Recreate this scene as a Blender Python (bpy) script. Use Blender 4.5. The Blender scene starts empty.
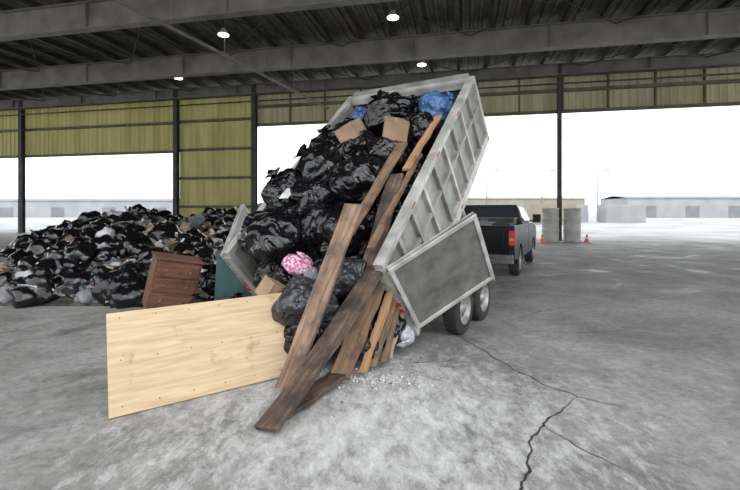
import bpy, bmesh, math, random
from mathutils import Vector, Matrix, Euler, noise
random.seed(7)
S = bpy.context.scene
try:
    S.view_settings.view_transform = 'Standard'
    S.view_settings.look = 'None'
except Exception as e: print(e)

# ---------------------------------------------------------------- materials
def newmat(name):
    m = bpy.data.materials.new(name); m.use_nodes = True
    nt = m.node_tree; b = nt.nodes['Principled BSDF']
    return m, nt, b
def N(nt, t, **kw):
    n = nt.nodes.new(t)
    for k, v in kw.items():
        if k in n.inputs: n.inputs[k].default_value = v
        else: setattr(n, k, v)
    return n
def ramp(nt, src, stops):
    r = nt.nodes.new('ShaderNodeValToRGB')
    els = r.color_ramp.elements
    while len(els) < len(stops): els.new(0.5)
    for e, (p, c) in zip(els, stops):
        e.position = p; e.color = (*c, 1) if len(c) == 3 else c
    nt.links.new(src, r.inputs[0]); return r
def mat_noise(name, c1, c2, scale=5, rough=0.6, metal=0.0, bump=0.0, bscale=None, detail=6, stretch=(1,1,1), lo=0.35, hi=0.65, dist=0.0, spec=0.5):
    m, nt, b = newmat(name)
    tc = N(nt, 'ShaderNodeTexCoord'); mp = N(nt, 'ShaderNodeMapping'); mp.inputs['Scale'].default_value = stretch
    nt.links.new(tc.outputs['Object'], mp.inputs[0])
    n = N(nt, 'ShaderNodeTexNoise', Scale=scale, Detail=detail, Distortion=dist)
    nt.links.new(mp.outputs[0], n.inputs['Vector'])
    r = ramp(nt, n.outputs['Fac'], [(lo, c1), (hi, c2)])
    nt.links.new(r.outputs[0], b.inputs['Base Color'])
    b.inputs['Roughness'].default_value = rough; b.inputs['Metallic'].default_value = metal
    b.inputs['Specular IOR Level'].default_value = spec
    if bump:
        n2 = N(nt, 'ShaderNodeTexNoise', Scale=bscale or scale*3, Detail=5)
        nt.links.new(mp.outputs[0], n2.inputs['Vector'])
        bp = N(nt, 'ShaderNodeBump', Strength=bump, Distance=0.03)
        nt.links.new(n2.outputs['Fac'], bp.inputs['Height']); nt.links.new(bp.outputs[0], b.inputs['Normal'])
    return m
def mat_emit(name, c, s):
    m, nt, b = newmat(name)
    b.inputs['Base Color'].default_value = (*c, 1)
    b.inputs['Emission Color'].default_value = (*c, 1); b.inputs['Emission Strength'].default_value = s
    return m
def mat_wood(name, c1, c2, cdirt, dirt=0.5):
    m, nt, b = newmat(name)
    tc = N(nt, 'ShaderNodeTexCoord'); mp = N(nt, 'ShaderNodeMapping'); mp.inputs['Scale'].default_value = (1.0, 14, 14)
    nt.links.new(tc.outputs['Object'], mp.inputs[0])
    n = N(nt, 'ShaderNodeTexNoise', Scale=2.2, Detail=7, Distortion=0.6); nt.links.new(mp.outputs[0], n.inputs['Vector'])
    r = ramp(nt, n.outputs['Fac'], [(0.32, c1), (0.66, c2)])
    n2 = N(nt, 'ShaderNodeTexNoise', Scale=3.5, Detail=8, Roughness=0.65); nt.links.new(tc.outputs['Object'], n2.inputs['Vector'])
    r2 = ramp(nt, n2.outputs['Fac'], [(0.62-dirt*0.3, (0,0,0)), (0.72-dirt*0.15, (1,1,1))])
    mx = N(nt, 'ShaderNodeMix', data_type='RGBA')
    nt.links.new(r2.outputs[0], mx.inputs[0]); nt.links.new(r.outputs[0], mx.inputs[6]); mx.inputs[7].default_value = (*cdirt, 1)
    nt.links.new(mx.outputs[2], b.inputs['Base Color']); b.inputs['Roughness'].default_value = 0.75
    bp = N(nt, 'ShaderNodeBump', Strength=0.4, Distance=0.01); nt.links.new(n.outputs['Fac'], bp.inputs['Height']); nt.links.new(bp.outputs[0], b.inputs['Normal'])
    return m
def mat_bag(name, c, rough=0.28, bs=1.0, spec=0.6):
    m, nt, b = newmat(name)
    tc = N(nt, 'ShaderNodeTexCoord')
    n = N(nt, 'ShaderNodeTexNoise', Scale=1.9, Detail=3.2, Distortion=1.7); nt.links.new(tc.outputs['Object'], n.inputs['Vector'])
    n.noise_type = 'RIDGED_MULTIFRACTAL'
    n2 = N(nt, 'ShaderNodeTexNoise', Scale=6, Detail=2, Distortion=0.8); nt.links.new(tc.outputs['Object'], n2.inputs['Vector'])
    ad = N(nt, 'ShaderNodeMath', operation='MULTIPLY_ADD'); nt.links.new(n2.outputs['Fac'], ad.inputs[0]); ad.inputs[1].default_value = 0.3
    nt.links.new(n.outputs['Fac'], ad.inputs[2])
    bp = N(nt, 'ShaderNodeBump', Strength=0.6*bs, Distance=0.085); nt.links.new(ad.outputs[0], bp.inputs['Height']); nt.links.new(bp.outputs[0], b.inputs['Normal'])
    b.inputs['Base Color'].default_value = (*c, 1); b.inputs['Roughness'].default_value = rough
    b.inputs['Specular IOR Level'].default_value = spec
    return m

M_black = mat_bag('black_plastic', (0.004,0.004,0.005), 0.17, 1.0, 0.55)
M_clear = mat_bag('grey_translucent_plastic', (0.03,0.031,0.034), 0.2, 1.0, 0.55)
M_blue = mat_bag('blue_plastic', (0.05,0.12,0.28), 0.3)
M_white_bag = mat_bag('white_plastic', (0.45,0.46,0.48), 0.4)
M_alu = mat_noise('galvanised_paint', (0.17,0.17,0.155), (0.34,0.34,0.315), 3, 0.5, 0.1, 0.08, lo=0.3, hi=0.62)
M_alu_lt = mat_noise('aluminium_rail', (0.30,0.30,0.28), (0.54,0.54,0.515), 4, 0.42, 0.2)
def mat_tread():
    m, nt, b = newmat('diamond_tread_plate')
    tc = N(nt,'ShaderNodeTexCoord')
    n = N(nt,'ShaderNodeTexNoise', Scale=4, Detail=7, Roughness=0.65); nt.links.new(tc.outputs['Object'], n.inputs['Vector'])
    r = ramp(nt, n.outputs['Fac'], [(0.35,(0.10,0.10,0.092)),(0.65,(0.21,0.21,0.197))])
    nt.links.new(r.outputs[0], b.inputs['Base Color']); b.inputs['Roughness'].default_value=0.42; b.inputs['Metallic'].default_value=0.25
    mp = N(nt,'ShaderNodeMapping'); mp.inputs['Rotation'].default_value=(0.785,0.785,0.785); nt.links.new(tc.outputs['Object'], mp.inputs[0])
    v = N(nt,'ShaderNodeTexVoronoi', Scale=38); v.inputs['Randomness'].default_value=0.15; nt.links.new(mp.outputs[0], v.inputs['Vector'])
    bp = N(nt,'ShaderNodeBump', Strength=0.6, Distance=0.006); nt.links.new(v.outputs['Distance'], bp.inputs['Height']); nt.links.new(bp.outputs[0], b.inputs['Normal'])
    return m
M_tread = mat_tread()
M_alu_panel = mat_noise('worn_panel', (0.08,0.08,0.074), (0.15,0.15,0.14), 5, 0.55, 0.1, 0.1)
M_frame = mat_noise('chassis_black', (0.02,0.02,0.02), (0.05,0.047,0.043), 6, 0.6)
M_tire = mat_noise('tyre_rubber', (0.015,0.015,0.015), (0.04,0.038,0.035), 12, 0.85)
M_rim = mat_noise('rim_steel', (0.25,0.25,0.25), (0.42,0.42,0.42), 8, 0.45, 0.5)
M_red = mat_emit('red_lens', (0.45,0.02,0.015), 0.08)
M_paint = mat_noise('black_car_paint', (0.006,0.006,0.007), (0.016,0.016,0.017), 2, 0.3, spec=0.35)
M_glass = mat_noise('tinted_glass', (0.02,0.025,0.03), (0.035,0.04,0.045), 1, 0.06)
M_chrome = mat_noise('chrome', (0.4,0.4,0.42), (0.55,0.55,0.56), 4, 0.25, 0.9)
M_plate = mat_noise('licence_plate_white', (0.6,0.6,0.6), (0.8,0.8,0.8), 5, 0.5)
W_grey = mat_wood('weathered_wood', (0.12,0.07,0.043), (0.28,0.185,0.125), (0.085,0.058,0.042), 0.5)
W_dark = mat_wood('dirty_wood', (0.05,0.031,0.021), (0.16,0.105,0.072), (0.03,0.022,0.017), 0.7)
W_mid = mat_wood('brown_wood', (0.12,0.07,0.04), (0.24,0.15,0.09), (0.07,0.045,0.032), 0.4)
W_orange = mat_wood('cedar_wood', (0.26,0.135,0.065), (0.42,0.25,0.13), (0.18,0.10,0.055), 0.2)
W_red = mat_wood('cherry_veneer', (0.08,0.035,0.018), (0.17,0.075,0.04), (0.045,0.024,0.016), 0.3)
M_card = mat_noise('cardboard', (0.24,0.155,0.095), (0.35,0.24,0.155), 3, 0.8)
M_teal = mat_noise('teal_paint', (0.035,0.085,0.08), (0.055,0.13,0.12), 3, 0.5)
M_green = mat_noise('green_plastic', (0.02,0.16,0.07), (0.03,0.22,0.10), 3, 0.4)
M_paper = mat_noise('white_paper', (0.42,0.42,0.41), (0.65,0.65,0.65), 3, 0.7)
M_cloth = mat_noise('grey_cloth', (0.13,0.13,0.14), (0.27,0.27,0.29), 5, 0.9, bump=0.5)
M_slate = mat_noise('blue_grey_refuse', (0.07,0.085,0.10), (0.16,0.185,0.21), 5, 0.8)
M_dirt = mat_noise('dark_refuse', (0.015,0.013,0.011), (0.085,0.072,0.06), 5, 0.9, bump=0.8)
M_rust = mat_noise('rusty_brown', (0.09,0.05,0.035), (0.18,0.11,0.075), 5, 0.8)
M_tan = mat_noise('tan_board', (0.27,0.20,0.13), (0.4,0.32,0.22), 4, 0.8)
M_slush = mat_noise('slush', (0.5,0.51,0.52), (0.75,0.76,0.77), 30, 0.6)
M_steel = mat_noise('roof_steel', (0.085,0.08,0.07), (0.15,0.14,0.125), 1.5, 0.7)
M_beam = mat_noise('painted_girder', (0.13,0.12,0.108), (0.21,0.195,0.175), 1.2, 0.65)
M_purlin = mat_noise('purlin_steel', (0.025,0.023,0.021), (0.055,0.05,0.045), 2, 0.7)
M_girt = mat_noise('girt_steel', (0.065,0.066,0.038), (0.11,0.107,0.062), 2, 0.7)
M_orange = mat_noise('orange_plastic', (0.8,0.12,0.03), (0.9,0.17,0.05), 3, 0.5)
M_conc = mat_noise('pale_concrete', (0.36,0.36,0.34), (0.48,0.48,0.46), 1.5, 0.85)
M_far = mat_noise('pale_cladding', (0.30,0.31,0.33), (0.36,0.37,0.38), 0.3, 0.8)  # pale tones of these four outdoor materials have fog haze in the colour
M_far2 = mat_noise('grey_cladding', (0.17,0.185,0.20), (0.24,0.25,0.27), 0.3, 0.8)
M_farbl = mat_noise('hazed_blue_steel', (0.13,0.18,0.24), (0.2,0.25,0.3), 0.5, 0.8)  # washed-out blue carries painted fog haze
M_fartan = mat_noise('hazed_tan_cladding', (0.26,0.235,0.18), (0.32,0.29,0.23), 0.5, 0.8)  # tan paled by fog haze put into its colour
M_lamp = mat_emit('lamp_glow', (1.0,0.93,0.8), 9)

def mat_pink():
    m, nt, b = newmat('pink_printed_plastic')
    tc = N(nt,'ShaderNodeTexCoord'); v = N(nt,'ShaderNodeTexVoronoi', Scale=7)
    nt.links.new(tc.outputs['Object'], v.inputs['Vector'])
    r = ramp(nt, v.outputs['Color'], [(0.3,(0.42,0.06,0.18)),(0.5,(0.55,0.45,0.49))]); r.color_ramp.interpolation='CONSTANT'
    nt.links.new(r.outputs[0], b.inputs['Base Color']); b.inputs['Roughness'].default_value=0.4
    return m
M_pink = mat_pink()

def mat_siding(name,c1,c2,tl):
    m, nt, b = newmat(name)
    tc = N(nt,'ShaderNodeTexCoord'); mp = N(nt,'ShaderNodeMapping'); mp.inputs['Scale'].default_value=(1.2,1.2,0.12)
    nt.links.new(tc.outputs['Object'], mp.inputs[0])
    n = N(nt,'ShaderNodeTexNoise', Scale=1.5, Detail=5); nt.links.new(mp.outputs[0], n.inputs['Vector'])
    r = ramp(nt, n.outputs['Fac'], [(0.3,c1),(0.7,c2)])
    nt.links.new(r.outputs[0], b.inputs['Base Color']); b.inputs['Roughness'].default_value=0.6
    tr = N(nt,'ShaderNodeBsdfTranslucent'); nt.links.new(r.outputs[0], tr.inputs[0])
    mx = N(nt,'ShaderNodeMixShader'); mx.inputs[0].default_value=tl
    out = nt.nodes['Material Output']
    nt.links.new(b.outputs[0], mx.inputs[1]); nt.links.new(tr.outputs[0], mx.inputs[2]); nt.links.new(mx.outputs[0], out.inputs[0])
    return m
M_siding = mat_siding('olive_yellow_siding',(0.225,0.205,0.07),(0.36,0.33,0.13),0.22)
M_siding2 = mat_siding('beige_siding',(0.20,0.187,0.11),(0.33,0.305,0.185),0.15)

def mat_floor():
    m, nt, b = newmat('worn_concrete_floor')
    L = nt.links
    tc = N(nt,'ShaderNodeTexCoord')
    n1 = N(nt,'ShaderNodeTexNoise', Scale=0.6, Detail=9, Roughness=0.7, Distortion=0.5); L.new(tc.outputs['Object'], n1.inputs['Vector'])
    r1 = ramp(nt, n1.outputs['Fac'], [(0.34,(0.15,0.149,0.143)),(0.45,(0.215,0.213,0.206)),(0.55,(0.275,0.273,0.265)),(0.68,(0.35,0.348,0.34))])
    n2 = N(nt,'ShaderNodeTexNoise', Scale=11, Detail=9, Roughness=0.8); L.new(tc.outputs['Object'], n2.inputs['Vector'])
    r2 = ramp(nt, n2.outputs['Fac'], [(0.32,(0.5,0.5,0.5)),(0.5,(1,1,1)),(0.68,(1.4,1.4,1.4))])
    mu = N(nt,'ShaderNodeMix', data_type='RGBA', blend_type='MULTIPLY'); mu.inputs[0].default_value=0.85
    L.new(r1.outputs[0], mu.inputs[6]); L.new(r2.outputs[0], mu.inputs[7])
    n5 = N(nt,'ShaderNodeTexNoise', Scale=0.9, Detail=8, Roughness=0.65, Distortion=0.8)
    mp5 = N(nt,'ShaderNodeMapping'); mp5.inputs['Location'].default_value=(5,9,0); L.new(tc.outputs['Object'], mp5.inputs[0]); L.new(mp5.outputs[0], n5.inputs['Vector'])
    r5 = ramp(nt, n5.outputs['Fac'], [(0.52,(1,1,1)),(0.63,(0.66,0.66,0.66))])
    mu2 = N(nt,'ShaderNodeMix', data_type='RGBA', blend_type='MULTIPLY'); mu2.inputs[0].default_value=1
    L.new(mu.outputs[2], mu2.inputs[6]); L.new(r5.outputs[0], mu2.inputs[7])
    # slush and plaster dust tracked around the load
    vs = N(nt,'ShaderNodeVectorMath', operation='DISTANCE'); mp = N(nt,'ShaderNodeMapping'); mp.inputs['Scale'].default_value=(0.75,0.85,1)
    L.new(tc.outputs['Object'], mp.inputs[0]); L.new(mp.outputs[0], vs.inputs[0]); vs.inputs[1].default_value=(0.05,3.1,0)
    mr = N(nt,'ShaderNodeMapRange'); mr.inputs[1].default_value=0.3; mr.inputs[2].default_value=3.2; mr.inputs[3].default_value=0.27; mr.inputs[4].default_value=-0.03
    L.new(vs.outputs['Value'], mr.inputs[0])
    mp3 = N(nt,'ShaderNodeMapping'); mp3.inputs['Rotation'].default_value=(0,0,0.5); mp3.inputs['Scale'].default_value=(2.4,1.2,1)
    L.new(tc.outputs['Object'], mp3.inputs[0])
    n3 = N(nt,'ShaderNodeTexNoise', Scale=2.6, Detail=13, Roughness=0.85, Distortion=0.2); L.new(mp3.outputs[0], n3.inputs['Vector'])
    ad = N(nt,'ShaderNodeMath', operation='ADD'); L.new(n3.outputs['Fac'], ad.inputs[0]); L.new(mr.outputs[0], ad.inputs[1])
    r3 = ramp(nt, ad.outputs[0], [(0.64,(0,0,0)),(0.74,(0.45,0.45,0.45)),(0.86,(1,1,1))])
    mx = N(nt,'ShaderNodeMix', data_type='RGBA'); L.new(r3.outputs[0], mx.inputs[0]); L.new(mu2.outputs[2], mx.inputs[6]); mx.inputs[7].default_value=(0.6,0.6,0.6,1)
    L.new(mx.outputs[2], b.inputs['Base Color'])
    r4 = ramp(nt, n5.outputs['Fac'], [(0.5,(0.8,0.8,0.8)),(0.66,(0.42,0.42,0.42))]); L.new(r4.outputs[0], b.inputs['Roughness'])
    b.inputs['Specular IOR Level'].default_value=0.3
    bp = N(nt,'ShaderNodeBump', Strength=0.4, Distance=0.012); L.new(n2.outputs['Fac'], bp.inputs['Height']); L.new(bp.outputs[0], b.inputs['Normal'])
    return m
M_floor = mat_floor()
M_ground = mat_noise('snowy_pavement', (0.24,0.25,0.25), (0.42,0.43,0.44), 0.25, 0.8)

# ---------------------------------------------------------------- mesh builder
class MB:
    def __init__(s): s.v=[]; s.f=[]; s.mi=[]; s.mats=[]; s.sm=[]
    def m(s, mat):
        if mat not in s.mats: s.mats.append(mat)
        return s.mats.index(mat)
    def add(s, vs, fs, mat, M=None, smooth=False):
        o=len(s.v); k=s.m(mat)
        for v in vs:
            v=Vector(v); s.v.append(M@v if M else v)
        for f in fs: s.f.append([i+o for i in f]); s.mi.append(k); s.sm.append(smooth)
    def box(s, lo, hi, mat, M=None, jit=0):
        x0,y0,z0=lo; x1,y1,z1=hi
        vs=[(x0,y0,z0),(x1,y0,z0),(x1,y1,z0),(x0,y1,z0),(x0,y0,z1),(x1,y0,z1),(x1,y1,z1),(x0,y1,z1)]
        if jit: vs=[tuple(c+random.uniform(-jit,jit) for c in v) for v in vs]
        s.add(vs,[(0,3,2,1),(4,5,6,7),(0,1,5,4),(1,2,6,5),(2,3,7,6),(3,0,4,7)],mat,M)
    def prism(s, poly, x0, x1, mat, M=None):
        n=len(poly)
        vs=[(x0,p[0],p[1]) for p in poly]+[(x1,p[0],p[1]) for p in poly]
        fs=[tuple(range(n))[::-1], tuple(range(n,2*n))]+[(i,(i+1)%n,(i+1)%n+n,i+n) for i in range(n)]
        s.add(vs,fs,mat,M)
    def cyl(s, p0, p1, r0, r1, mat, n=20, M=None, smooth=True, caps=True):
        p0=Vector(p0); p1=Vector(p1); d=(p1-p0).normalized()
        a=d.orthogonal().normalized(); b=d.cross(a)
        vs=[]
        for p,r in ((p0,r0),(p1,r1)):
            for i in range(n):
                t=2*math.pi*i/n; vs.append(p+a*math.cos(t)*r+b*math.sin(t)*r)
        s.add(vs,[(i,(i+1)%n,(i+1)%n+n,i+n) for i in range(n)],mat,M,smooth)
        if caps: s.add(vs,[tuple(range(n))[::-1],tuple(range(n,2*n))],mat,M)
    def lathe(s, prof, mat, M=None, n=28, smooth=True):
        vs=[];fs=[]
        for (x,r) in prof:
            for i in range(n):
                t=2*math.pi*i/n; vs.append((x,r*math.cos(t),r*math.sin(t)))
        for j in range(len(prof)-1):
            for i in range(n):
                fs.append((j*n+i,j*n+(i+1)%n,(j+1)*n+(i+1)%n,(j+1)*n+i))
        s.add(vs,fs,mat,M,smooth)
    def obj(s, name, M=None, parent=None, bevel=0):
        me=bpy.data.meshes.new(name); me.from_pydata([tuple(v) for v in s.v],[],s.f)
        for m in s.mats: me.materials.append(m)
        for p,k,sm in zip(me.polygons,s.mi,s.sm): p.material_index=k; p.use_smooth=sm
        me.update()
        bm=bmesh.new(); bm.from_mesh(me); bmesh.ops.recalc_face_normals(bm,faces=bm.faces); bm.to_mesh(me); bm.free()
        o=bpy.data.objects.new(name,me); S.collection.objects.link(o)
        if parent: o.parent=parent
        if M: o.matrix_local=M
        if bevel:
            bv=o.modifiers.new('bevel','BEVEL'); bv.width=bevel; bv.segments=2; bv.limit_method='ANGLE'
        return o
def empty(name, M=None):
    e=bpy.data.objects.new(name,None); S.collection.objects.link(e); e.empty_display_size=0.3
    if M: e.matrix_world=M
    return e
def frame(o,x,y,z):
    M=Matrix.Identity(4)
    for i,a in enumerate((x,y,z)):
        for j in range(3): M[j][i]=a[j]
    for j in range(3): M[j][3]=o[j]
    return M

# ---------------------------------------------------------------- camera / world
cam=bpy.data.objects.new('camera',bpy.data.cameras.new('camera')); S.collection.objects.link(cam)
cam.location=(0,0,1.75); cam.rotation_euler=(math.pi/2,0,0)
cam.data.lens=36*430/740; cam.data.sensor_width=36; cam.data.shift_y=-35/740; cam.data.clip_end=1000
S.camera=cam
w=bpy.data.worlds.new('overcast'); S.world=w; w.use_nodes=True
nt=w.node_tree; bg=nt.nodes['Background']; bg.inputs[0].default_value=(0.96,0.985,1.0,1); bg.inputs[1].default_value=2.35
sun=bpy.data.objects.new('soft_sun',bpy.data.lights.new('soft_sun','SUN')); S.collection.objects.link(sun)
sun.data.energy=1.1; sun.data.angle=math.radians(45); sun.rotation_euler=Euler((math.radians(52),0,math.radians(25)))

# ---------------------------------------------------------------- building
ang=math.atan2(-0.21,0.978)
MBld=Matrix.Translation((0,27.4,0))@Matrix.Rotation(ang,4,'Z')
b=MB(); b.box((-45,-34,-0.2),(40,0.3,0),M_floor,MBld); b.obj('floor')
b=MB(); b.box((-300,0.3,-0.25),(300,400,-0.03),M_ground,MBld); b.obj('ground')
def crack(b, pts, wd):
    P=[]
    for i in range(len(pts)-1):
        p=Vector(pts[i]); q=Vector(pts[i+1]); k=8
        for j in range(k): P.append(p.lerp(q,j/k))
    P.append(Vector(pts[-1])); n=len(P); vs=[]
    for i,p in enumerate(P):
        d=(P[min(i+1,n-1)]-P[max(i-1,0)]).normalized(); nn=Vector((-d.y,d.x))
        p=p+nn*0.045*noise.noise(Vector((p.x*5,p.y*5,0)))+nn*0.02*noise.noise(Vector((p.x*17,p.y*17,0)))
        ww=wd*(0.5+1.0*abs(noise.noise(Vector((p.x*9,p.y*9,3)))))*min(1,0.3+3*min(i,n-1-i)/n)
        vs+= [(p.x+nn.x*ww,p.y+nn.y*ww,0.003),(p.x-nn.x*ww,p.y-nn.y*ww,0.003)]
    b.add(vs,[(2*i,2*i+1,2*i+3,2*i+2) for i in range(n-1)],M_frame)
b=MB()
crack(b,[(1.2,6.0),(1.33,5.7),(1.50,4.95),(1.62,4.645),(1.75,4.30),(1.95,4.02),(2.3,3.8)],0.011)
crack(b,[(1.95,4.02),(1.646,3.725),(1.384,3.5),(1.19,3.2),(1.05,2.894),(0.956,2.67),(0.86,2.43)],0.012)
crack(b,[(1.40,3.52),(1.54,3.16),(1.7,2.9)],0.006)
crack(b,[(1.98,6.54),(2.9,7.4),(3.87,7.92),(6,8.8)],0.011)
crack(b,[(1.9,6.0),(2.4,6.2),(3.2,6.1),(4.5,6.6)],0.009)
crack(b,[(0.3,4.9),(0.9,4.98),(1.2,5.3)],0.005)
b.obj('floor_crack')

# roof
ZR=10.4; T0=-24.5
b=MB()
n=int(70/0.35)
prof=[]
s0=-42
for i in range(n):
    x=s0+i*0.35*1.1
    prof+=[(x,ZR),(x+0.12,ZR),(x+0.17,ZR+0.09),(x+0.33,ZR+0.09)]
vs=[(p[0],T0,p[1]) for p in prof]+[(p[0],0.6,p[1]) for p in prof]
L=len(prof)
b.add(vs,[(i,i+1,i+1+L,i+L) for i in range(L-1)],M_steel,MBld)
b.box((-42,T0,ZR+0.1),(35,0.6,ZR+0.2),M_steel,MBld)
b.obj('ceiling')
b=MB()
x=-41
while x<34:
    b.box((x,T0+0.1,ZR-0.28),(x+0.07,0.4,ZR-0.005),M_purlin,MBld)
    b.box((x-0.05,T0+0.1,ZR-0.29),(x+0.12,0.4,ZR-0.265),M_purlin,MBld)
    x+=1.55
b.obj('roof_purlins')
for t in (-24.3,-18.3,-12.2,-6.1,-0.45):
    b=MB(); zb=9.05; zt=ZR-0.3
    if t>-1: zb=9.5
    b.box((-42,t-0.03,zb),(35,t+0.03,zt),M_beam,MBld)
    b.box((-42,t-0.2,zb-0.04),(35,t+0.2,zb),M_beam,MBld)
    b.box((-42,t-0.2,zt-0.04),(35,t+0.2,zt),M_beam,MBld)
    s=-40
    while s<34:
        b.box((s,t-0.18,zb),(s+0.03,t+0.18,zt-0.04),M_beam,MBld); s+=6.2
    b.obj('roof_girder')
b=MB()
for k in range(-6,6):
    s=k*6.2
    for (ta,tb) in ((-12.2,-6.1),(-6.1,-0.5)):
        b.cyl((s,ta,9.9),(s+6.2,tb,9.9),0.025,0.025,M_purlin,6,MBld)
        b.cyl((s+6.2,ta,9.95),(s,tb,9.95),0.025,0.025,M_purlin,6,MBld)
for (z,t) in ((8.9,-0.75),(9.25,-0.95)):  # level runs near the back wall are conduit pipes, not bracing rods
    b.cyl((-30,t,z),(30,t,z),0.05,0.05,M_purlin,8,MBld)
b.obj('bracing_rods_and_conduit')
b=MB(); b.cyl((-8.5,11.2,8.2),(-2.63,27.3,8.2),0.07,0.07,M_beam,10)
for k in range(6):
    p=Vector((-8.5,11.2,8.2)).lerp(Vector((-2.63,27.3,8.2)),(k+0.5)/6); b.cyl(p,p+Vector((0,0,1.9)),0.015,0.015,M_beam,6)
b.obj('sprinkler_pipe')

# back wall (corrugated)
def siding(name,sa,sb,z0,z1,mat,y=0.0,studs=0):
    b=MB(); prof=[]; x=sa
    while x<sb:
        prof+=[(x,y),(min(x+0.2,sb),y),(min(x+0.25,sb),y+0.05),(min(x+0.35,sb),y+0.05)]; x+=0.4
    L=len(prof)
    vs=[(p[0],p[1],z0) for p in prof]+[(p[0],p[1],z1) for p in prof]
    b.add(vs,[(i,i+1,i+1+L,i+L) for i in range(L-1)],mat,MBld)
    k=max(1,round((z1-z0)/1.3 if studs else (z1-z0)/1.9))
    for i in range(k+1):
        z=z0+(z1-z0)*i/k
        b.box((sa,-0.2,z-0.09),(sb,-0.01,z+0.09),M_girt,MBld)
    if studs:
        s=sa+studs
        while s<sb: b.box((s,-0.2,z0),(s+0.08,-0.02,z1),M_girt,MBld); s+=studs
    return b.obj(name)
siding('wall_back',-13.7,-7.8,0,9.9,M_siding)
siding('wall_back_header',-7.8,30,7.45,9.9,M_siding2,studs=2.4)
siding('wall_back_header_side',-40,-13.7,5.85,9.9,M_siding)
def column(name,s,z0=0,wd=0.3,top=10.1):
    b=MB()
    b.box((s-wd/2,-0.55,z0),(s+wd/2,-0.52,top),M_purlin,MBld)
    b.box((s-wd/2,-0.25,z0),(s+wd/2,-0.22,top),M_purlin,MBld)
    b.box((s-0.02,-0.52,z0),(s+0.02,-0.25,top),M_purlin,MBld)
    b.box((s-wd/2-0.08,-0.6,z0),(s+wd/2+0.08,-0.15,z0+0.03),M_purlin,MBld)
    b.obj(name)
for s in (-7.8,-13.7,11.2,29.8,-27): column('steel_column',s,wd=0.3 if s<0 else 0.2)

for p in ((-6.1,17.9,9.0),(0.87,16.3,9.0),(-10.6,23.8,9.0),(2.6,21.6,9.0)):
    b=MB(); MM=Matrix.Translation(p)
    b.cyl((0,0,0.30),(0,0,0.05),0.10,0.24,M_alu_lt,20,MM)
    b.cyl((0,0,0.05),(0,0,0.02),0.21,0.21,M_lamp,20,MM)
    b.cyl((0,0,0.3),(0,0,1.12),0.015,0.015,M_purlin,6,MM)
    b.obj('high_bay_lamp')

# ---------------------------------------------------------------- outdoors
def shed(name,X,Y,wd,dp,h,mat,roofm,doors=0):
    b=MB(); b.box((X,Y,-0.03),(X+wd,Y+dp,h),mat)
    b.add([(X-0.3,Y-0.3,h),(X+wd+0.3,Y-0.3,h),(X+wd+0.3,Y+dp/2,h+0.7),(X-0.3,Y+dp/2,h+0.7),(X+wd+0.3,Y+dp,h),(X-0.3,Y+dp,h)],[(0,1,2,3),(3,2,4,5)],roofm)
    for i in range(doors):
        x=X+wd*(i+0.5)/doors; b.box((x-1.6,Y-0.05,0),(x+1.6,Y,h*0.6),M_far2)
    b.obj(name)
shed('distant_warehouse',20,92,26,12,4.2,M_fartan,M_far,5)
shed('distant_warehouse',-24,115,30,12,3.6,M_far,M_far2,4)
shed('distant_warehouse',60,100,40,12,4.5,M_far,M_farbl,4)
shed('distant_warehouse',-95,105,50,12,4,M_far,M_far2,4)
for (x,y,c) in ((15,58,M_farbl),(26,62,M_far),(33,60,M_far),(-12,55,M_farbl),(19.5,52,M_fartan),(23.5,75,M_far2)):
    b=MB(); b.box((x,y,-0.03),(x+5.5,y+2.4,2.5),c)
    for i in range(18): b.box((x+0.15+i*0.3,y-0.04,0.15),(x+0.27+i*0.3,y,2.35),c)
    b.obj('shipping_container')
for x in (11,19,28,37,-30):
    b=MB(); b.cyl((x,70,-0.05),(x,70,8),0.12,0.07,M_far2,8); b.cyl((x,70,8),(x+1.6,70,8.2),0.05,0.04,M_far2,6); b.box((x+1.3,69.85,8.1),(x+2,70.15,8.25),M_far2)
    b.obj('light_pole')
b=MB(); MM=Matrix.Translation((-8.3,34.5,-0.03))@Matrix.Rotation(0.5,4,'Z')
b.box((-0.8,-1.2,0.35),(0.8,1.2,1.1),M_far2,MM); b.box((-0.65,-0.9,1.1),(0.65,0.5,2.2),M_farbl,MM); b.box((-0.55,-0.95,1.2),(0.55,-0.9,2.05),M_glass,MM)
b.box((-0.75,-0.95,2.2),(0.75,0.6,2.28),M_frame,MM)
for sx in (-0.95,0.95):
    for sy in (-0.75,0.75): b.cyl((sx-0.15,sy,0.4),(sx+0.15,sy,0.4),0.4,0.4,M_tire,18,MM)
    b.cyl((sx*0.85,1.0,1.9),(sx*0.85,-1.5,2.3),0.08,0.08,M_far2,8,MM); b.cyl((sx*0.85,-1.5,2.3),(sx*0.85,-2.1,0.9),0.08,0.08,M_far2,8,MM)
b.box((-0.95,-2.6,0.7),(0.95,-2.0,1.4),M_far2,MM); b.obj('skid_steer_loader')
for x,y in ((9.9,23.6),(10.95,23.3)):
    b=MB(); MM=Matrix.Translation((x,y,0))@Matrix.Rotation(-math.pi/2,4,'Y')
    prof=[(0,0.40),(0.05,0.45),(0.10,0.45),(0.12,0.425),(0.6,0.43),(0.62,0.455),(0.67,0.455),(0.69,0.43),(1.2,0.43),(1.22,0.455),(1.27,0.455),(1.29,0.43),(1.74,0.42),(1.77,0.45),(1.84,0.45),(1.86,0.40),(1.83,0.38),(1.82,0.001)]
    b.lathe(prof,M_conc,MM,36,True); b.obj('storage_drum')
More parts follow.
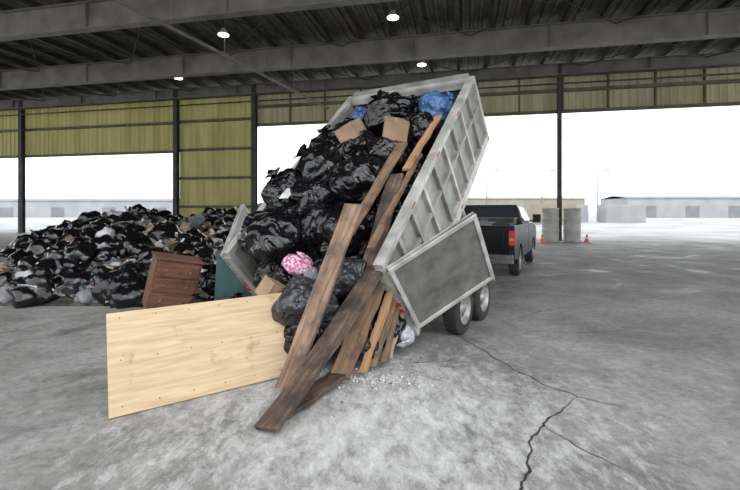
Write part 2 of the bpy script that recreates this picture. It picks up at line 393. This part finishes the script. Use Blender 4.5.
for x,y in ((9.3,23.2),(11.6,23.0)):
    b=MB(); MM=Matrix.Translation((x,y,0))
    b.box((-0.18,-0.18,0),(0.18,0.18,0.03),M_orange,MM); b.cyl((0,0,0.03),(0,0,0.2),0.13,0.095,M_orange,16,MM); b.cyl((0,0,0.2),(0,0,0.3),0.095,0.07,M_paper,16,MM); b.cyl((0,0,0.3),(0,0,0.45),0.07,0.03,M_orange,16,MM)
    b.obj('traffic_cone')

# ---------------------------------------------------------------- dump trailer
th=math.radians(42.6); dx,dy=0.525,0.851
RB=(0.5,5.3,0.3)
u=Vector((dx*math.cos(th),dy*math.cos(th),math.sin(th))); lf=Vector((-dy,dx,0)); nn=u.cross(lf)
BED=frame(RB,u,lf,nn); CH=frame((RB[0],RB[1],0),Vector((dx,dy,0)),lf,Vector((0,0,1)))
LB,WB,HB=4.15,2.4,1.19
tr=empty('dump_trailer')
b=MB()
b.box((0,0,0),(LB,WB,0.06),M_alu_panel)
for i in range(9): b.box((0.1+i*0.48,0,-0.1),(0.18+i*0.48,WB,0),M_frame)
for side in (0,1):
    def Y(v): return v if side==0 else WB-v
    def bx(a0,a1,y0,y1,c0,c1,m):
        ys=sorted((Y(y0),Y(y1))); b.box((a0,ys[0],c0),(a1,ys[1],c1),m)
    bx(0,LB,0.0,0.03,0.05,HB-0.06,M_alu)
    bx(-0.02,LB+0.02,-0.07,0.05,HB-0.08,HB,M_alu_lt)
    bx(0,LB,-0.07,0.0,-0.1,0.06,M_alu_lt)
    bx(0,LB,-0.05,0.0,0.62,0.68,M_alu)
    bx(-0.03,0.06,-0.08,0.05,-0.12,HB-0.08,M_alu_lt)
    bx(LB-0.06,LB+0.03,-0.07,0.05,-0.1,HB-0.08,M_alu_lt)
    for i in range(1,9): bx(i*LB/9-0.03,i*LB/9+0.03,-0.06,0.0,0.06,HB-0.08,M_alu_lt if i%2 else M_alu)
    for i in range(7): bx(0.4+i*0.52,0.52+i*0.52,-0.073,-0.07,HB-0.06,HB-0.025,M_red if i%2 else M_paper)
b.box((LB-0.03,0,0.05),(LB,WB,HB),M_alu_panel)
b.box((LB-0.16,0.05,HB-0.12),(LB-0.03,WB-0.05,HB),M_alu_lt)
b.box((LB-0.03,0.05,HB-0.02),(LB+0.1,WB-0.05,HB+0.03),M_alu)
for y in (-0.085,WB+0.045):
    for c in (0.38,0.5): b.box((-0.045,y+0.02,c),(-0.03,y+0.08,c+0.05),M_red)
b.box((0.5,-0.075,-0.04),(0.58,-0.07,0.0),M_orange); b.box((2.2,-0.075,-0.04),(2.28,-0.07,0.0),M_red)
b.obj('dump_bed',BED,tr,0.004)
def door(name,M,mat):
    b=MB(); Wd,Hd=1.15,1.08
    b.box((0,-0.02,0),(Wd,0.01,Hd),mat)
    for (x0,x1,z0,z1) in ((0,Wd,0,0.05),(0,Wd,Hd-0.05,Hd),(0,0.05,0.05,Hd-0.05),(Wd-0.05,Wd,0.05,Hd-0.05)):
        b.box((x0,-0.04,z0),(x1,0.03,z1),M_alu_lt)
    for z in (0.12,0.5,0.88):
        b.cyl((0.0,0,z),(0.0,0,z+0.14),0.025,0.025,M_alu,10)
    b.cyl((Wd-0.1,0.06,-0.06),(Wd-0.1,0.06,Hd+0.06),0.02,0.02,M_alu,10)
    for z in (0.3,0.75): b.box((0.05,0.01,z),(Wd-0.05,0.04,z+0.05),M_alu)
    b.obj(name,M,tr,0.003)
door('door_right',BED@Matrix.Translation((-0.02,-0.11,0.06))@Matrix.Rotation(math.radians(-40),4,'Z'),M_tread)
door('door_left',BED@Matrix.Translation((-0.02,WB+0.11,0.06))@Matrix.Rotation(math.radians(24),4,'Z'),M_alu_lt)
b=MB()
for y in (0.4,WB-0.5):
    b.box((0.25,y,0.42),(4.7,y+0.1,0.58),M_frame)
for a in (0.3,1.2,2.4,3.6,4.6): b.box((a,0.4,0.44),(a+0.08,WB-0.4,0.54),M_frame)
for y in (0.45,WB-0.45):
    p0=Vector((4.65,y,0.5)); p1=Vector((5.3,WB/2,0.5)); b.cyl(p0,p1,0.06,0.06,M_frame,8,smooth=False)
b.box((5.2,WB/2-0.06,0.44),(5.5,WB/2+0.06,0.56),M_frame)
b.cyl((5.15,WB/2+0.12,0.12),(5.15,WB/2+0.12,0.95),0.035,0.035,M_frame,10)
b.cyl((5.15,WB/2+0.12,0.0),(5.15,WB/2+0.12,0.12),0.08,0.05,M_frame,10)
b.box((4.6,WB/2-0.25,0.56),(4.95,WB/2+0.25,0.9),M_frame)
for a in (1.1,2.0): b.cyl((a,-0.2,0.37),(a,WB+0.2,0.37),0.05,0.05,M_frame,12)
b.cyl((3.2,WB/2,0.5),(2.5,WB/2,1.3),0.09,0.09,M_frame,14); b.cyl((2.5,WB/2,1.3),(1.9,WB/2,1.93),0.05,0.05,M_chrome,14)
b.cyl((1.3,WB/2-0.3,0.5),(2.5,WB/2-0.3,1.3),0.04,0.04,M_frame,8); b.cyl((1.3,WB/2+0.3,0.5),(2.5,WB/2+0.3,1.3),0.04,0.04,M_frame,8)
for side in (0,1):
    y0,y1=(-0.36,-0.06) if side==0 else (WB+0.06,WB+0.36)
    b.box((0.95,y0,0.80),(2.15,y1,0.825),M_alu_lt)
    for (xa,za,xb,zb) in ((0.95,0.8,0.62,0.55),(2.15,0.8,2.48,0.55)):
        b.add([(xa,y0,za),(xa,y1,za),(xb,y1,zb),(xb,y0,zb),(xa,y0,za+0.025),(xa,y1,za+0.025),(xb,y1,zb+0.025),(xb,y0,zb+0.025)],[(0,1,2,3),(4,7,6,5),(0,3,7,4),(1,5,6,2),(0,4,5,1),(3,2,6,7)],M_alu_lt)
b.obj('chassis',CH,tr)
def wheel(b,M,R=0.36,W=0.22):
    MM=M@Matrix.Rotation(math.pi/2,4,'Z')
    h=W/2
    b.lathe([(-h,R*0.62),(-h,R*0.9),(-h*0.75,R*0.985),(0,R),(h*0.75,R*0.985),(h,R*0.9),(h,R*0.62)],M_tire,MM,32)
    for i in range(28):
        t=2*math.pi*i/28
        b.box((-h*0.8,-0.018,R-0.012),(h*0.8,0.018,R+0.004),M_tire,MM@Matrix.Rotation(t,4,'X'))
    for sg in (-1,1):
        b.lathe([(sg*h,R*0.63),(sg*h*0.85,R*0.58),(sg*h*0.5,R*0.52),(sg*h*0.35,R*0.3),(sg*h*0.6,R*0.22),(sg*h*0.9,R*0.15),(sg*h*0.95,0.001)],M_rim,MM,24)
        for i in range(6):
            t=2*math.pi*i/6; b.cyl((sg*h*0.4,R*0.38*math.cos(t),R*0.38*math.sin(t)),(sg*h*0.44,R*0.38*math.cos(t),R*0.38*math.sin(t)),R*0.07,R*0.07,M_frame,8,MM)
b=MB()
for a in (1.1,2.0):
    for y in (-0.21,WB+0.21): wheel(b,Matrix.Translation((a,y,0.364)))
b.obj('wheels',CH,tr)

# ---------------------------------------------------------------- pickup truck
tr2=empty('pickup_truck')
TM=frame((2.57,10.79,0),Vector((0.898,-0.44,0)),Vector((0.44,0.898,0)),Vector((0,0,1)))
def arch(cy,r,zb,n=12):
    return [(cy+r*math.cos(t),0.38+r*math.sin(t)) for t in [math.pi*(1-i/n) for i in range(n+1)]]
b=MB()
side=[(0.12,0.52),(0.82-0.04,0.5)]+arch(1.28,0.48,0.5)+[(2.2,0.45),(2.2,1.34),(0.10,1.36)]
for x0,x1 in ((-1.0,-0.9),(0.9,1.0)): b.prism(side,x0,x1,M_paint)
b.box((-0.9,0.1,0.62),(0.9,0.18,1.36),M_paint); b.box((-0.9,0.15,0.74),(0.9,2.15,0.78),M_frame); b.box((-0.9,2.14,0.5),(0.9,2.2,1.36),M_paint)
b.box((-0.75,0.085,0.95),(0.75,0.1,1.2),M_paint); b.box((-0.15,0.07,1.12),(0.15,0.1,1.19),M_chrome)
body=[(2.2,0.45),(4.2,0.45)]+arch(4.72,0.48,0.5)+[(5.45,0.45),(5.7,0.5),(5.72,0.95),(5.55,1.2),(4.3,1.33),(2.2,1.34)]
b.prism(body,-1.0,1.0,M_paint)
def taper(b,mat,y0,y1,yt0,yt1,z0,z1,xb,xt):
    vs=[(-xb,y0,z0),(xb,y0,z0),(xb,y1,z0),(-xb,y1,z0),(-xt,yt0,z1),(xt,yt0,z1),(xt,yt1,z1),(-xt,yt1,z1)]
    b.add(vs,[(0,3,2,1),(4,5,6,7),(0,1,5,4),(1,2,6,5),(2,3,7,6),(3,0,4,7)],mat)
taper(b,M_paint,2.22,4.5,2.42,3.75,1.33,1.9,0.95,0.75)
b.obj('body',TM,tr2,0.03)
b=MB()
b.add([(-0.72,2.235,1.41),(0.72,2.235,1.41),(0.60,2.385,1.83),(-0.60,2.385,1.83)],[(0,1,2,3)],M_glass)
b.add([(-0.8,4.40,1.41),(0.8,4.40,1.41),(0.66,3.85,1.83),(-0.66,3.85,1.83)],[(0,1,2,3)],M_glass)
for sx in (-1,1):
    xl=sx*(0.95-0.2*0.1/0.57+0.02); xh=sx*(0.95-0.2*0.5/0.57+0.02)
    b.add([(xl,2.4,1.42),(xl,3.2,1.42),(xh,3.15,1.83),(xh,2.52,1.83)],[(0,1,2,3)],M_glass)
    b.add([(xl,3.28,1.42),(xl,4.2,1.42),(xh,3.72,1.83),(xh,3.24,1.83)],[(0,1,2,3)],M_glass)
    b.box((sx*1.0-0.005,3.2,0.6),(sx*1.0+0.005,3.215,1.34),M_frame)
    b.box((sx*1.02-0.02,3.3,1.12),(sx*1.02+0.02,3.5,1.16),M_chrome)
    b.box((sx*1.02-0.02,2.35,1.12),(sx*1.02+0.02,2.55,1.16),M_chrome)
    b.box((sx*1.17-0.12,3.95,1.35),(sx*1.17+0.12,4.07,1.62),M_paint); b.box((sx*1.17-0.10,3.94,1.38),(sx*1.17+0.10,3.95,1.59),M_glass)
    b.box((min(sx*0.95,sx*1.08),3.98,1.38),(max(sx*0.95,sx*1.08),4.03,1.43),M_paint)
    b.box((sx*0.93-0.06,0.07,0.88),(sx*0.93+0.075,0.16,1.24),M_red); b.box((sx*0.93-0.05,0.06,1.0),(sx*0.93+0.06,0.075,1.06),M_alu_lt)
    b.box((sx*0.985-0.02,0.1,0.88),(sx*0.985+0.025,0.2,1.24),M_red)
b.obj('windows_and_lamps',TM,tr2)
b=MB()
b.box((-0.98,-0.06,0.45),(0.98,0.12,0.66),M_chrome); b.box((-0.4,-0.08,0.63),(0.4,-0.02,0.67),M_frame)
b.box((-0.16,-0.07,0.5),(0.16,-0.06,0.62),M_plate); b.box((-0.98,5.6,0.45),(0.98,5.8,0.68),M_chrome)
b.box((-0.05,-0.25,0.4),(0.05,0.3,0.48),M_frame); b.cyl((0,-0.22,0.48),(0,-0.22,0.55),0.03,0.03,M_chrome,10)
for y in (1.28,4.72): b.cyl((-0.8,y,0.38),(0.8,y,0.38),0.06,0.06,M_frame,10)
b.box((-0.8,0.3,0.4),(-0.65,5.4,0.55),M_frame); b.box((0.65,0.3,0.4),(0.8,5.4,0.55),M_frame)
b.obj('bumpers_and_frame',TM,tr2,0.01)
b=MB()
for y in (1.28,4.72):
    for x in (-0.86,0.86): wheel(b,Matrix.Translation((x,y,0.394))@Matrix.Rotation(math.pi/2,4,'Z'),0.39,0.26)
b.obj('wheels',TM,tr2)
b=MB(); b.box((-0.8,1.5,0.79),(0.8,2.05,1.5),M_frame); b.box((-0.82,1.48,1.5),(0.82,2.07,1.54),M_alu_panel); b.box((-0.1,1.47,1.4),(0.1,1.49,1.48),M_chrome)
for i,(x,y,z) in enumerate(((-0.5,0.9,1.15),(0.1,0.8,1.2),(0.55,1.0,1.15))):
    b.box((x-0.25,y-0.3,0.79),(x+0.25,y+0.3,z+0.25),(M_frame,M_cloth,M_frame)[i],None,0.03)
b.obj('toolbox_and_load',TM,tr2,0.01)

# ---------------------------------------------------------------- garbage bags
def bag_mesh(seed,mat,sub=5,neck=True,name='bag'):
    bm=bmesh.new(); bmesh.ops.create_icosphere(bm,subdivisions=sub,radius=1)
    off=Vector((seed*7.3,seed*3.1,seed*5.7)); rnd=random.Random(seed); K=rnd.choice((9,11,13)); 
    for v in bm.verts:
        p=v.co.normalized(); phi=math.atan2(p.y,p.x)
        r=1+0.28*noise.noise(p*1.1+off)+0.14*noise.noise(p*2.5+off)
        rid=noise.ridged_multi_fractal(p*1.4+off+Vector((noise.noise(p*2+off),0,0))*0.8,0.9,2.1,3,1.0,2.0)
        r+=0.085*(rid-1.0)
        up=max(0,p.z)
        r+=0.11*up**1.2*abs(math.sin(K*0.5*phi+3*noise.noise(p*1.5+off)))-0.04*up
        q=p*r
        if neck and p.z>0.86:
            k=(p.z-0.86)/0.14
            q.x*=(1-0.75*k**0.6); q.y*=(1-0.75*k**0.6); q.z+=0.22*k
        if q.z<-0.55: q.z=-0.55+(q.z+0.55)*0.35
        v.co=Vector((q.x,q.y,q.z*0.9))
    if neck:
        n=26; rings=[(0.05,1.0),(0.09,1.06),(0.2,1.15),(0.3,1.22)]
        prev=None
        for j,(rr,z) in enumerate(rings):
            ring=[]
            for i in range(n):
                t=2*math.pi*i/n; r2=rr*(1+(0.25*j/3)*math.sin(5*t+seed)+0.2*(i%2)*(j>0))
                ring.append(bm.verts.new((r2*math.cos(t),r2*math.sin(t),z*0.95+0.05*math.sin(3*t+seed)*j/3)))
            if prev:
                for i in range(n): bm.faces.new((prev[i],prev[(i+1)%n],ring[(i+1)%n],ring[i]))
            prev=ring
    me=bpy.data.meshes.new(name); bm.to_mesh(me); bm.free(); me.materials.append(mat)
    for p in me.polygons: p.use_smooth=True
    return me
BV=[bag_mesh(i+1,M_black) for i in range(7)]
BC=[bag_mesh(20+i,M_clear) for i in range(2)]
def put(me,name,loc,r,rot=None,scale=(1,1,1),parent=None):
    o=bpy.data.objects.new(name,me); S.collection.objects.link(o)
    o.location=loc; o.rotation_euler=rot or (random.uniform(-0.9,0.9),random.uniform(-0.9,0.9),random.uniform(0,6.28))
    o.scale=(r*scale[0],r*scale[1],r*scale[2])
    if parent: o.parent=parent
    return o
pile=empty('garbage_bag_pile')
def B(a,bb,c): return BED@Vector((a,bb,c))
k=0
for a in [x*0.52 for x in range(0,8)]:
    for bb in (0.45,0.93,1.42,1.88):
        for c in (0.42,0.70):
            if c>0.65 and a>3.3: continue
            r=random.uniform(0.28,0.32)
            put(random.choice(BV),'bag_fill_%d'%k,B(a+0.1+random.uniform(-.06,.06),bb+random.uniform(-.04,.04),c+random.uniform(-.05,.05)),r,parent=pile); k+=1
for (a,bb,c,r,v) in ((3.2,1.2,1.12,0.44,0),(2.95,1.92,0.98,0.33,1),(2.40,1.95,1.10,0.36,2),(2.2,1.3,1.15,0.36,3),(1.72,1.70,1.18,0.42,4),(1.45,0.95,1.15,0.44,5),(1.15,2.02,1.20,0.38,6),
                   (0.95,1.40,1.18,0.40,0),(2.65,0.4,1.08,0.32,1),(2.0,0.75,1.08,0.36,2),(0.5,0.8,1.02,0.38,3),(0.30,1.72,1.14,0.46,5),(0.6,1.2,1.02,0.34,6),(3.7,0.9,0.8,0.34,2),(0.45,2.05,0.75,0.34,1)):
    put(BV[v],'bag_%d'%k,B(a,bb,c),r,parent=pile); k+=1
for (x,y,z,r,v) in ((-0.95,5.2,0.34,0.40,0),(-0.6,5.0,0.32,0.38,1),(-0.25,5.15,0.34,0.38,2),(-1.15,5.75,0.36,0.42,3),(-0.85,5.5,0.85,0.38,4),(-0.35,5.2,0.85,0.36,5),(-0.55,5.55,0.5,0.4,6),(0.15,5.3,0.33,0.34,0),(-0.70,4.80,0.3,0.3,3),(-0.2,4.85,0.3,0.3,4)):
    put(BV[v],'bag_%d'%k,(x,y,z),r,rot=(random.uniform(-.5,.5),random.uniform(-.5,.5),random.uniform(0,6)),parent=pile); k+=1
for (x,y,z,r,v) in ((-0.72,4.76,0.66,0.34,0),(-0.28,4.95,0.95,0.27,1)):
    put(BC[v],'bag_%d'%k,(x,y,z),r,parent=pile); k+=1
put(bag_mesh(31,M_blue),'blue_garbage_bag',B(3.5,0.42,1.02),0.31,scale=(1,1,0.85))
put(bag_mesh(32,M_blue),'blue_garbage_bag',B(3.6,2.02,0.98),0.2)
put(bag_mesh(33,M_pink,4),'pink_printed_bag',B(-0.12,1.05,1.18),0.16,rot=(0.5,0.3,0.2),scale=(1.1,0.9,0.9))
put(bag_mesh(34,M_white_bag),'white_garbage_bag',(0.34,5.25,0.22),0.19,rot=(0.1,0.2,1))
put(bag_mesh(35,M_cloth,5,False),'bundle_of_clothes',B(-0.25,0.8,1.1),0.16,scale=(1.2,0.8,0.7))

def rbox(name,size,loc,rot,mat,flaps=False,bev=0.006,extra=None):
    b=MB(); x,y,z=[s/2 for s in size]
    if flaps:
        t=0.008
        b.box((-x,-y,-z),(x,y,-z+t),mat); b.box((-x,-y,-z),(-x+t,y,z),mat); b.box((x-t,-y,-z),(x,y,z),mat); b.box((-x,-y,-z),(x,-y+t,z),mat); b.box((-x,y-t,-z),(x,y,z),mat)
        b.box((-x,-y,z),(0-0.004,y,z+t),mat); b.box((0.004,-y,z),(x,y,z+t),mat); b.box((-x,-0.03,z+t),(x,0.03,z+t+0.002),M_tan)
    else: b.box((-x,-y,-z),(x,y,z),mat)
    if extra: extra(b,x,y,z)
    R=Euler(rot).to_matrix().to_4x4() if not isinstance(rot,Matrix) else rot
    return b.obj(name,Matrix.Translation(loc)@R,None,bev)
BR=BED.to_3x3().to_4x4()
rbox('cardboard_box',(0.46,0.36,0.34),B(2.4,0.68,1.34),BR@Euler((0.5,0.3,0.5)).to_matrix().to_4x4(),M_card,True,0)
rbox('cardboard_box',(0.40,0.32,0.24),B(2.3,1.35,1.48),BR@Euler((-0.3,0.4,0.2)).to_matrix().to_4x4(),M_card,True,0)
rbox('cardboard_box',(0.34,0.28,0.22),(-1.1,5.0,0.78) ,Euler((0.3,0.5,0.8)).to_matrix().to_4x4(),M_card,True,0)
def sheet(name,loc,rot,sx,sy,mat,seed=0):
    b=MB(); n=10; vs=[];fs=[]
    for i in range(n+1):
        for j in range(n+1):
            x=(i/n-.5)*sx; y=(j/n-.5)*sy; vs.append((x,y,0.12*min(sx,sy)*noise.noise(Vector((x*6,y*6,seed)))*2))
    for i in range(n):
        for j in range(n): q=i*(n+1)+j; fs.append((q,q+1,q+n+2,q+n+1))
    b.add(vs,fs,mat,None,False)
    R=rot if isinstance(rot,Matrix) else Euler(rot).to_matrix().to_4x4()
    o=b.obj(name,Matrix.Translation(loc)@R); so=o.modifiers.new('s','SOLIDIFY'); so.thickness=0.004; return o
sheet('crumpled_paper',B(0.75,1.55,1.58),BR@Euler((0.4,0.2,0.3)).to_matrix().to_4x4(),0.28,0.12,M_paper,1)

def plank(p0,p1,wd,tk,mat,hint=(1,0,0),roll=0,name='wooden_plank',warp=0.0):
    p0=Vector(p0);p1=Vector(p1); x=(p1-p0); Ln=x.length; x.normalize()
    y=Vector(hint)-x*Vector(hint).dot(x); y.normalize(); z=x.cross(y)
    b=MB(); n=14; vs=[];fs=[]
    sd=random.random()*50
    for i in range(n+1):
        t=i/n; a=-Ln/2+Ln*t
        e=0.02*noise.noise(Vector((t*6,sd,0))); e2=0.02*noise.noise(Vector((t*6,sd+9,0))); wz=warp*math.sin(math.pi*t)
        xx=a+(0.04*noise.noise(Vector((sd,1,1))) if i in(0,n) else 0)
        vs+=[(xx,-wd/2+e,-tk/2+wz),(xx+ (0.03 if i in (0,n) else 0),wd/2+e2,-tk/2+wz),(xx+(0.03 if i in (0,n) else 0),wd/2+e2,tk/2+wz),(xx,-wd/2+e,tk/2+wz)]
    for i in range(n):
        o=4*i
        for j in range(4): fs.append((o+j,o+(j+1)%4,o+4+(j+1)%4,o+4+j))
    fs+=[(0,1,2,3),(4*n+3,4*n+2,4*n+1,4*n)]
    b.add(vs,fs,mat)
    return b.obj(name,frame((p0+p1)/2,x,y,z)@Matrix.Rotation(roll,4,'X'),None,0.004)
plank((-0.80,4.02,0.06),(-0.17,4.62,1.80),0.20,0.045,W_grey,(1,-0.35,0))
plank((-0.82,3.30,0.03),(0.06,4.75,1.10),0.22,0.05,W_dark,(1,-0.6,0.1),warp=0.04)
plank((-0.08,4.72,0.85),(0.34,5.58,2.20),0.2,0.05,W_dark,(1,-0.4,0))
plank((-0.76,3.58,0.03),(-0.30,4.35,0.10),0.19,0.045,W_dark,(1,-0.7,0.0))
plank((-0.31,4.28,0.06),(0.10,4.85,0.98),0.21,0.05,W_mid,(1,-0.3,0))
plank((-0.085,4.45,0.05),(0.33,4.98,1.05),0.085,0.04,W_orange,(1,-0.3,0))
plank((0.02,4.6,0.05),(0.33,5.05,0.85),0.08,0.04,W_grey,(1,-0.3,0))
plank((0.15,4.75,0.05),(0.36,5.1,0.75),0.07,0.04,W_mid,(1,-0.3,0))
plank((0.2,4.85,0.05),(0.42,5.15,0.6),0.06,0.03,M_tan,(1,-0.3,0))
plank(B(2.85,0.14,1.27),B(1.55,0.20,1.28),0.1,0.04,W_orange,tuple(lf))
plank(B(1.95,0.16,1.22),B(0.2,0.16,1.22),0.08,0.04,W_mid,tuple(lf))
plank(B(2.0,0.38,1.40),B(0.3,0.45,1.33),0.14,0.04,W_mid,tuple(lf))
plank((-1.25,5.05,0.06),(-0.85,5.2,0.95),0.14,0.04,W_orange,(1,0,0))

# plywood sheet leaning on its long edge
M_ply=mat_wood('pine_plywood',(0.44,0.32,0.19),(0.58,0.45,0.29),(0.34,0.23,0.13),0.12)
PL=1.7
b=MB(); b.box((-PL/2,-0.43,-0.009),(PL/2,0.43,0.009),M_ply)
for i in range(6):
    for yy in (-0.36,0.02,0.38): b.cyl((-PL/2+0.1+i*0.29,yy,0.008),(-PL/2+0.1+i*0.29,yy,0.0105),0.006,0.006,W_dark,8)
e=Vector((0.81,0.586,0)).normalized(); up=Vector((-0.586*0.28,0.81*0.28,1)).normalized()
cen=Vector((-0.80,4.58,0.0))-e*PL/2+up*0.44
b.obj('plywood_sheet',frame(cen,e,up,e.cross(up)))

# ---------------------------------------------------------------- debris pile on the left
def hgt(x,y):
    xr=-2.75-0.09*(y-8); yf=7.9
    d1=max(0,(xr-x)/2.2); d2=max(0,(y-yf)/4.2); d3=max(0,(x+3.2+y*0.60)/2.6)
    d=min(1,d1)*min(1,d2)*min(1,d3)
    if d<=0: return 0
    back=1 if y<17 else max(0,1-(y-17)/4)
    s=d**0.6
    return max(0,back*s*(1.2+0.7*noise.noise(Vector((x*0.55,y*0.45,1)))+0.25*noise.noise(Vector((x*1.9,y*1.9,4)))))
b=MB(); nx,ny=90,60; vs=[];fs=[]
for j in range(ny+1):
    for i in range(nx+1):
        x=-20+17.6*i/nx; y=7.8+13.4*j/ny; vs.append((x,y,hgt(x,y)-0.01))
for j in range(ny):
    for i in range(nx):
        q=j*(nx+1)+i; fs.append((q,q+1,q+nx+2,q+nx+1))
b.add(vs,fs,M_dirt)
mats=[M_black,M_black,M_black,M_black,M_clear,W_dark,W_mid,M_card,M_tan,M_tan,M_paper,M_paper,M_cloth,M_dirt,M_rust,M_slate,M_slate,M_paper,W_grey,M_white_bag,M_frame,M_alu_panel]
def ico(sub):
    bm=bmesh.new(); bmesh.ops.create_icosphere(bm,subdivisions=sub,radius=1); vs=[v.co.copy() for v in bm.verts]; fs=[[v.index for v in f.verts] for f in bm.faces]; bm.free(); return vs,fs
IV,IF=ico(3)
rd=random.Random(11)
for i in range(2600):
    y=7.9+10.5*rd.random()**1.5; x=-2.8-0.09*(y-8)-rd.random()**1.2*(4+0.5*y)
    h=hgt(x,y)
    if h<0.05: continue
    m=rd.choice(mats)
    if rd.random()<0.025: m=rd.choice((M_teal,M_blue,M_green,W_orange))
    MM=Matrix.Translation((x,y,h+rd.uniform(0,0.10)))@Euler((rd.uniform(-0.9,0.9),rd.uniform(-0.9,0.9),rd.uniform(0,6.3))).to_matrix().to_4x4()
    t=rd.random()
    if m in (M_black,M_clear,M_white_bag,M_cloth,M_blue):
        r=rd.uniform(0.14,0.36) if m is M_black else rd.uniform(0.08,0.22); so=Vector((i*1.3,i*.7,0))
        b.add([v*r*(1+0.45*noise.noise(v*1.6+so)+0.1*noise.noise(v*4+so)) for v in IV],IF,m,MM,True)
    elif t<0.25:
        L=rd.uniform(0.3,1.0); b.box((-L/2,-0.04,-0.015),(L/2,rd.uniform(0,0.05),0.015),m,MM)
    elif t<0.7:
        a=rd.uniform(0.1,0.3); c=rd.uniform(0.08,0.25); b.box((-a,-c,-0.01),(a,c,0.01),m,MM,0.04)
    else:
        a=rd.uniform(0.06,0.22); b.box((-a,-a*0.7,-a*0.5),(a,a*0.7,a*0.5),m,MM,0.03)
b.obj('debris_pile')
def drawers(b,x,y,z):
    for i in range(3):
        z0=-z+0.06+i*(2*z-0.08)/3; b.box((-x+0.04,-y-0.02,z0),(x-0.04,-y,z0+(2*z-0.08)/3-0.03),W_red)
        for xx in (-x*0.5,x*0.5): b.cyl((xx,-y-0.05,z0+0.12),(xx,-y-0.02,z0+0.12),0.018,0.018,M_chrome,10)
    b.box((-x-0.03,-y-0.03,z),(x+0.03,y+0.03,z+0.03),W_red)
rbox('wooden_dresser',(0.72,0.5,0.85),(-3.38,7.35,0.50),(0.10,0.2,0.6),W_red,False,0.008,drawers)
def lid(b,x,y,z):
    b.box((-x-0.02,-y-0.02,z),(x+0.02,y+0.02,z+0.04),M_teal); b.box((-x*0.6,-y-0.015,-z*0.5),(x*0.6,-y,z*0.7),M_teal)
rbox('metal_storage_cabinet',(0.62,0.45,0.90),(-2.44,7.75,0.47),(0.04,0.06,0.25),M_teal,False,0.01,lid)
rbox('plastic_crate',(0.24,0.18,0.14),(-2.62,6.9,0.08),(0,0,0.5),M_green,False,0.01,lambda b,x,y,z:[b.box((-x-0.01,-y-0.01,z-0.03),(x+0.01,y+0.01,z),M_green)])
gp2=empty('garbage_bag_heap')
for i,(x,y,r) in enumerate(((-2.80,7.05,0.22),(-2.15,7.05,0.22),(-1.95,8.9,0.34),(-3.0,8.4,0.4),(-1.7,7.9,0.28),(-2.9,9.2,0.42))):
    put(BV[i],'bag_%d'%i,(x,y,r*0.55),r,rot=(random.uniform(-.3,.3),random.uniform(-.3,.3),i),parent=gp2)
put(bag_mesh(41,M_white_bag,4),'white_garbage_bag',(-1.85,6.3,0.1),0.18,rot=(0.2,0.1,1))
plank((-2.6,6.4,0.04),(-1.7,6.75,0.05),0.12,0.03,M_tan,(0,1,0))
plank((-1.75,6.6,0.02),(-1.35,7.0,0.5),0.2,0.02,M_paper,(1,-1,0.3),name='white_board')

# slush crumbs and scraps on the floor round the tail
b=MB(); rd=random.Random(5)
CF=[(0,3,2,1),(4,5,6,7),(0,1,5,4),(1,2,6,5),(2,3,7,6),(3,0,4,7)]
for i in range(750):
    t=rd.random()*6.28; r=abs(rd.gauss(0,0.5)); x=-0.02+r*1.15*math.cos(t); y=4.45+r*0.75*math.sin(t)
    a=rd.uniform(0.002,0.010)*(1.8 if rd.random()<0.08 else 1); MM=Matrix.Translation((x,y,a*0.3))@Euler((rd.uniform(-.5,.5),rd.uniform(-.5,.5),t)).to_matrix().to_4x4()
    m=M_slush if rd.random()<0.8 else rd.choice((M_tan,W_mid,M_cloth))
    b.add([(-a,-a*.7,-a*.4),(a,-a*.8,-a*.4),(a*.8,a*.9,-a*.4),(-a*.9,a*.6,-a*.4),(-a*.5,-a*.4,a*.5),(a*.6,-a*.3,a*.45),(a*.4,a*.5,a*.5),(-a*.4,a*.3,a*.4)],CF,m,MM,True)
for i in range(260):
    x=rd.uniform(-3.3,-1.2); y=rd.uniform(5.6,8.0)
    a=rd.uniform(0.008,0.045); MM=Matrix.Translation((x,y,a*0.4))@Euler((rd.uniform(-.5,.5),rd.uniform(-.5,.5),rd.uniform(0,6))).to_matrix().to_4x4()
    b.box((-a*1.5,-a*0.6,-a*0.3),(a*1.5,a*0.6,a*0.3),rd.choice((M_paper,M_tan,W_dark,M_dirt,W_mid,M_cloth,M_rust)),MM,a*0.3)
b.obj('floor_scraps')
print('done')
